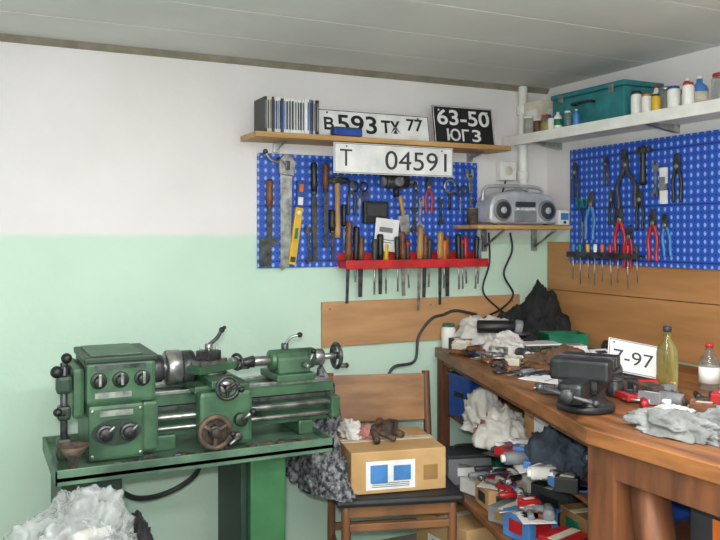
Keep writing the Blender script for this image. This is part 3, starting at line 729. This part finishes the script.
b.tube([(-1.10, -.46, zz), (-1.06, -.36, zz+.02), (-1.0, -.34, zz+.01), (-.98, -.42, zz)], .013, rust); b.tube([(-1.08, -.38, zz+.02), (-1.03, -.46, zz)], .010, rust, n=1); b.box((-1.0, -.36, zz+.016), (.06, .04, .05), rust, RZ(30), .006); b.cyl((-1.05, -.36, zz), (-1.01, -.31, zz+.03), .016, brownh); b.done()

# ------------------------------------------------------------------ workbench
b = B('workbench'); BT = .85
poly = [(-.60, -.016), (-.93, -1.15), (-1.0, -1.38), (-.97, -1.95), (-.016, -1.95), (-.016, -.016)]
b.prism(poly, BT-.04, BT, benchw, .003)
def beam(p, q, z0, z1, th, mat):
    p = Vector(p); q = Vector(q); d = q-p
    b.box(((p.x+q.x)/2, (p.y+q.y)/2, (z0+z1)/2), (d.length, th, z1-z0), mat, RZ(math.degrees(math.atan2(d.y, d.x))), .003)
beam((-.57, -.05), (-.945, -1.36), .785, .812, .03, benchd); beam((-.97, -1.38), (-.945, -1.93), .74, .812, .03, benchd)
b.box((-.935, -1.41, .40), (.095, .095, .82), benchd, bev=.006)
b.tube([(-.93, -1.50, .80), (-.93, -1.64, 0)], .045, benchd, 4, 1)
b.box((-.90, -1.88, .40), (.09, .09, .82), benchd, bev=.006)
for c in ((-.575, -.045), (-.08, -.08), (-.08, -1.0), (-.08, -1.88)): b.box((c[0], c[1], .40), (.04, .04, .82), benchd, bev=.005)
b.prism([(-.56, -.03), (-.80, -1.12), (-.86, -1.35), (-.86, -1.85), (-.03, -1.85), (-.03, -.03)], .572, .585, benchd, .002)
b.prism([(-.66, -.03), (-.90, -1.0), (-.88, -1.35), (-.03, -1.35), (-.03, -.03)], .36, .38, benchw, .002)
b.done()
def zb(n, x, y, z, rx, ry, h, m, s, **k): b = B(n); b.heap((x, y, z+.001), rx, ry, h, m, s, **k); b.done()

MV = T(-.86, -1.22, BT+.001) @ RZ(35) @ Matrix.Scale(1.4, 4)
b = B('bench_vise', MV)
b.cyl((0, 0, 0), (0, 0, .014), .055, visem); b.rev([(.05, 0), (.035, .015), (.038, .03), (0, .03)], (0, 0, .012), (0, 0, 1), visem)
b.box((.01, 0, .06), (.12, .07, .05), visem, bev=.012); b.box((.035, 0, .088), (.04, .11, .028), visem, bev=.005)
b.box((.015, 0, .092), (.01, .115, .02), dsteel, bev=.002); b.box((-.012, 0, .092), (.01, .115, .02), dsteel, bev=.002); b.box((-.035, 0, .082), (.04, .11, .04), visem, bev=.006)
b.box((-.075, 0, .05), (.10, .045, .038), visem, bev=.008); b.cyl((-.12, 0, .05), (-.142, 0, .05), .012, dsteel); b.cyl((-.135, -.05, .04), (-.135, .05, .06), .004, dsteel); b.sph((-.135, -.05, .04), .007, dsteel); b.sph((-.135, .05, .06), .007, dsteel)
b.cyl((.07, 0, .06), (.10, 0, .06), .026, visem); b.done()

pa = [black, dgrey, white, paper, grey, dgrey, red, steel, brownh, cream]
pw = [white, paper, cream, ragw, grey, red, bluel, dgrey]
pt = [black, dgrey, dsteel, brownh, rust, grey, dsteel, dgrey, red]
zb('black_bag', -.14, -.14, BT, .075, .10, .215, ragk, 11)
zb('black_bag', -.26, -.10, BT, .08, .06, .15, ragk, 15)
b = B('plastic_tray', T(-.17, -.32, BT+.001) @ RZ(-20))
for a in ((0, -.055, .16, .006), (0, .055, .16, .006)): b.box((a[0], a[1], .035), (a[2], a[3], .07), greenp, bev=.002)
for x in (-.078, .078): b.box((x, 0, .035), (.006, .11, .07), greenp, bev=.002)
b.box((0, 0, .004), (.16, .11, .006), greenp, bev=.001); b.box((0, -.058, .068), (.17, .012, .005), greenp, bev=.001); b.box((0, .058, .068), (.17, .012, .005), greenp, bev=.001); b.done()
zb('rag', -.42, -.13, BT, .09, .07, .15, ragw, 12, rough=1.5); zb('rag', -.34, -.24, BT, .07, .06, .10, ragk, 13)
zb('rag', -.45, -.31, BT, .075, .06, .07, ragw, 24, rough=1.5)
b = B('angle_grinder', T(-.42, -.24, BT+.10) @ RZ(-30))
b.cyl((-.10, 0, 0), (.05, 0, 0), .026, black); b.cyl((.05, 0, 0), (.08, 0, -.005), .03, grey); b.cyl((.07, 0, -.02), (.07, 0, -.03), .045, dsteel); b.cyl((.05, 0, .0), (.05, .08, .01), .012, black); b.done()
jar(-.56, -.06, BT+.001, .03, .10, white, greenp, 'paint_jar'); carton(-.555, -.15, BT+.001, .06, .09, .05, dgrey, 14, white, 'battery_box')
pile('desk_clutter', -.53, -.28, BT+.001, .08, .12, 16, pa, 1, .035, .07, 'btcp')
pile('desk_clutter', -.38, -.42, BT+.001, .12, .10, 14, pa+[white, paper], 2, .035, .075, 'btcp')
pile('desk_clutter', -.60, -.46, BT+.001, .06, .10, 8, pa, 21, .03, .055, 'btcw')
b = B('plastic_container'); b.box((-.33, -.36, BT+.021), (.14, .10, .04), glassm, RZ(-15), .006); b.box((-.33, -.36, BT+.043), (.15, .11, .006), white, RZ(-15), .002); b.done()
zb('rag', -.44, -.62, BT, .11, .08, .06, ragb, 16, rough=1.5)
pile('hand_tool_pile', -.63, -.66, BT+.001, .08, .16, 12, pt, 3, .04, .075, 'twtw')
pile('hand_tool_pile', -.48, -.80, BT+.001, .12, .10, 13, pt+[white], 4, .04, .08, 'twcb')
pile('hardware_pile', -.22, -.66, BT+.001, .12, .20, 18, pa, 5, .045, .09, 'bct')
b = B('paper_sheet'); b.box((-.66, -.84, BT+.003), (.12, .18, .002), paper, RZ(20), 0); b.box((-.66, -.84, BT+.0045), (.09, .003, .0006), dgrey, RZ(20), 0); b.done()
b = B('paper_sheet'); b.box((-.42, -.52, BT+.003), (.14, .10, .002), paper, RZ(-30), 0); b.box((-.42, -.52, BT+.0045), (.09, .003, .0006), dgrey, RZ(-30), 0); b.done()
zb('work_glove', -.30, -.84, BT, .09, .06, .07, ragg, 18, rough=1.5)
b = B('power_drill', T(-.54, -.96, BT+.036) @ RZ(30) @ Matrix.Scale(1.15, 4))
b.cyl((-.09, 0, 0), (.05, 0, 0), .030, dgrey); b.cyl((.05, 0, 0), (.08, 0, 0), .02, steel, .012); b.cyl((.08, 0, 0), (.13, 0, 0), .004, steel); b.box((-.07, -.06, -.012), (.04, .11, .035), black, bev=.01); b.done()
plate('license_plate', .18, .11, T(-.43, -.965, BT+.020) @ RZ(-24) @ RX(66) @ RZ(-12), paper, dgrey, [('7-97', -.072, .03, .13, .045)], grey, 0)
bottle(-.43, -1.10, BT+.001, .032, .19, oilm, dgrey, 'oil_bottle', None); bottle(-.33, -1.17, BT+.001, .03, .14, glassm, red, 'oil_bottle', white)
zb('work_glove', -.84, -1.50, BT, .05, .09, .045, ragg, 19, rough=1.8); zb('rag', -.69, -1.56, BT, .08, .08, .045, ragg, 21, rough=1.8); zb('rag', -.74, -1.40, BT, .05, .05, .03, ragw, 20, rough=1.8)
jar(-.66, -1.12, BT+.001, .026, .05, dsteel, dgrey, 'tin_can'); jar(-.60, -1.08, BT+.001, .022, .045, rust, rust, 'tin_can')
pile('hand_tool_pile', -.58, -1.22, BT+.001, .10, .12, 16, pt+[white, grey], 6, .035, .07, 'twcb')
pile('hardware_pile', -.76, -1.02, BT+.001, .06, .09, 8, pt, 7, .03, .055, 'twcb')
pile('hardware_pile', -.52, -1.42, BT+.001, .12, .14, 14, pa, 8, .04, .08, 'tbc')
carton(-.18, -1.25, BT+.001, .2, .16, .07, card, 8, paper)
zb('rag', -.30, -1.40, BT, .1, .1, .06, ragb, 22)

# under bench
MS = .586
b = B('storage_crate', T(-.49, -.17, MS)); b.box((0, 0, .08), (.18, .16, .17), blue, bev=.008); b.box((0, 0, .165), (.19, .17, .015), blue, bev=.004); b.box((-.091, 0, .09), (.004, .06, .02), black, bev=.001); b.done()
zb('rag', -.61, -.40, MS, .06, .09, .14, ragw, 31, rough=1.6); zb('rag', -.67, -.60, MS, .065, .08, .12, ragw, 35, rough=1.6)
zb('rag', -.64, -.50, MS, .05, .06, .08, ragp, 32, rough=1.6); zb('rag', -.68, -.90, MS, .07, .09, .13, ragbl, 34, rough=1.6)
zb('rag', -.42, -.42, MS, .10, .12, .18, ragb, 33)
carton(-.52, -.70, MS, .14, .18, .15, card, 12, paper)
pile('packaging_pile', -.73, -.76, MS, .05, .13, 18, pw+[black, dgrey, orange], 9, .045, .08, 'bpc', -14)
pile('packaging_pile', -.78, -1.02, MS, .04, .10, 12, pw+[black, dgrey], 19, .04, .07, 'bpc', -14)
b = B('storage_crate', T(-.72, -1.30, MS)); b.box((0, 0, .06), (.20, .22, .12), blue, bev=.01); b.box((0, 0, .122), (.215, .235, .014), bluel, bev=.004); b.box((-.102, 0, .07), (.004, .07, .02), white, bev=.001); b.done()
carton(-.72, -1.66, MS, .22, .24, .12, dgrey, 5, orange, 'tool_box')
LS = .381
b = B('tool_box', T(-.64, -.30, LS) @ RZ(-15)); b.box((0, 0, .05), (.17, .14, .10), grey, bev=.006); b.box((0, 0, .105), (.175, .145, .014), dgrey, bev=.004); b.tube([(-.04, 0, .11), (-.035, 0, .13), (.035, 0, .13), (.04, 0, .11)], .005, black); b.box((0, -.072, .05), (.1, .004, .03), paper, bev=0); b.done()
rr = random.Random(5)
cols_ = [paper, card, grey, bluel, white, dgrey, cardd, red, cream, black, greenp]
for i, (x, y, sx, sy, sz, rz) in enumerate([(-.66, -.46, .13, .12, .05, 10), (-.70, -.60, .12, .12, .07, -12), (-.74, -.74, .13, .11, .05, 20), (-.78, -.88, .12, .12, .08, 5), (-.54, -.60, .13, .16, .10, 0), (-.58, -.80, .14, .16, .11, 8), (-.62, -.98, .14, .14, .09, -8), (-.78, -1.04, .12, .1, .06, 15), (-.40, -.5, .12, .14, .14, 4), (-.76, -1.24, .15, .14, .10, 3), (-.45, -.25, .13, .16, .12, 0)]):
    carton(x, y, LS, sx, sy, sz, cols_[i], rz, cols_[(i+4) % 11], name=['paper_box', 'parts_box', 'cardboard_box'][i % 3])
pile('packaging_pile', -.69, -.60, LS+.072, .05, .15, 20, pa+pw, 10, .035, .07, 'bpct', -14)
pile('packaging_pile', -.78, -.92, LS+.082, .05, .11, 14, pa+pw, 12, .035, .06, 'bpct', -14)
carton(-.70, -.42, .001, .26, .30, .30, card, 5, paper); carton(-.76, -.95, .001, .26, .36, .28, dgrey, -4, blue, 'tool_box'); carton(-.35, -.5, .001, .25, .5, .3, cardd, 0)

# ------------------------------------------------------------------ camera
cam = bpy.data.cameras.new('Camera'); cam.lens = 40; cam.sensor_width = 36; cam.shift_y = -35/720
co = bpy.data.objects.new('Camera', cam); co.location = (-2.35, -2.89, 1.32)
co.rotation_euler = (math.radians(90), 0, math.radians(-26)); scene.collection.objects.link(co)
scene.camera = co
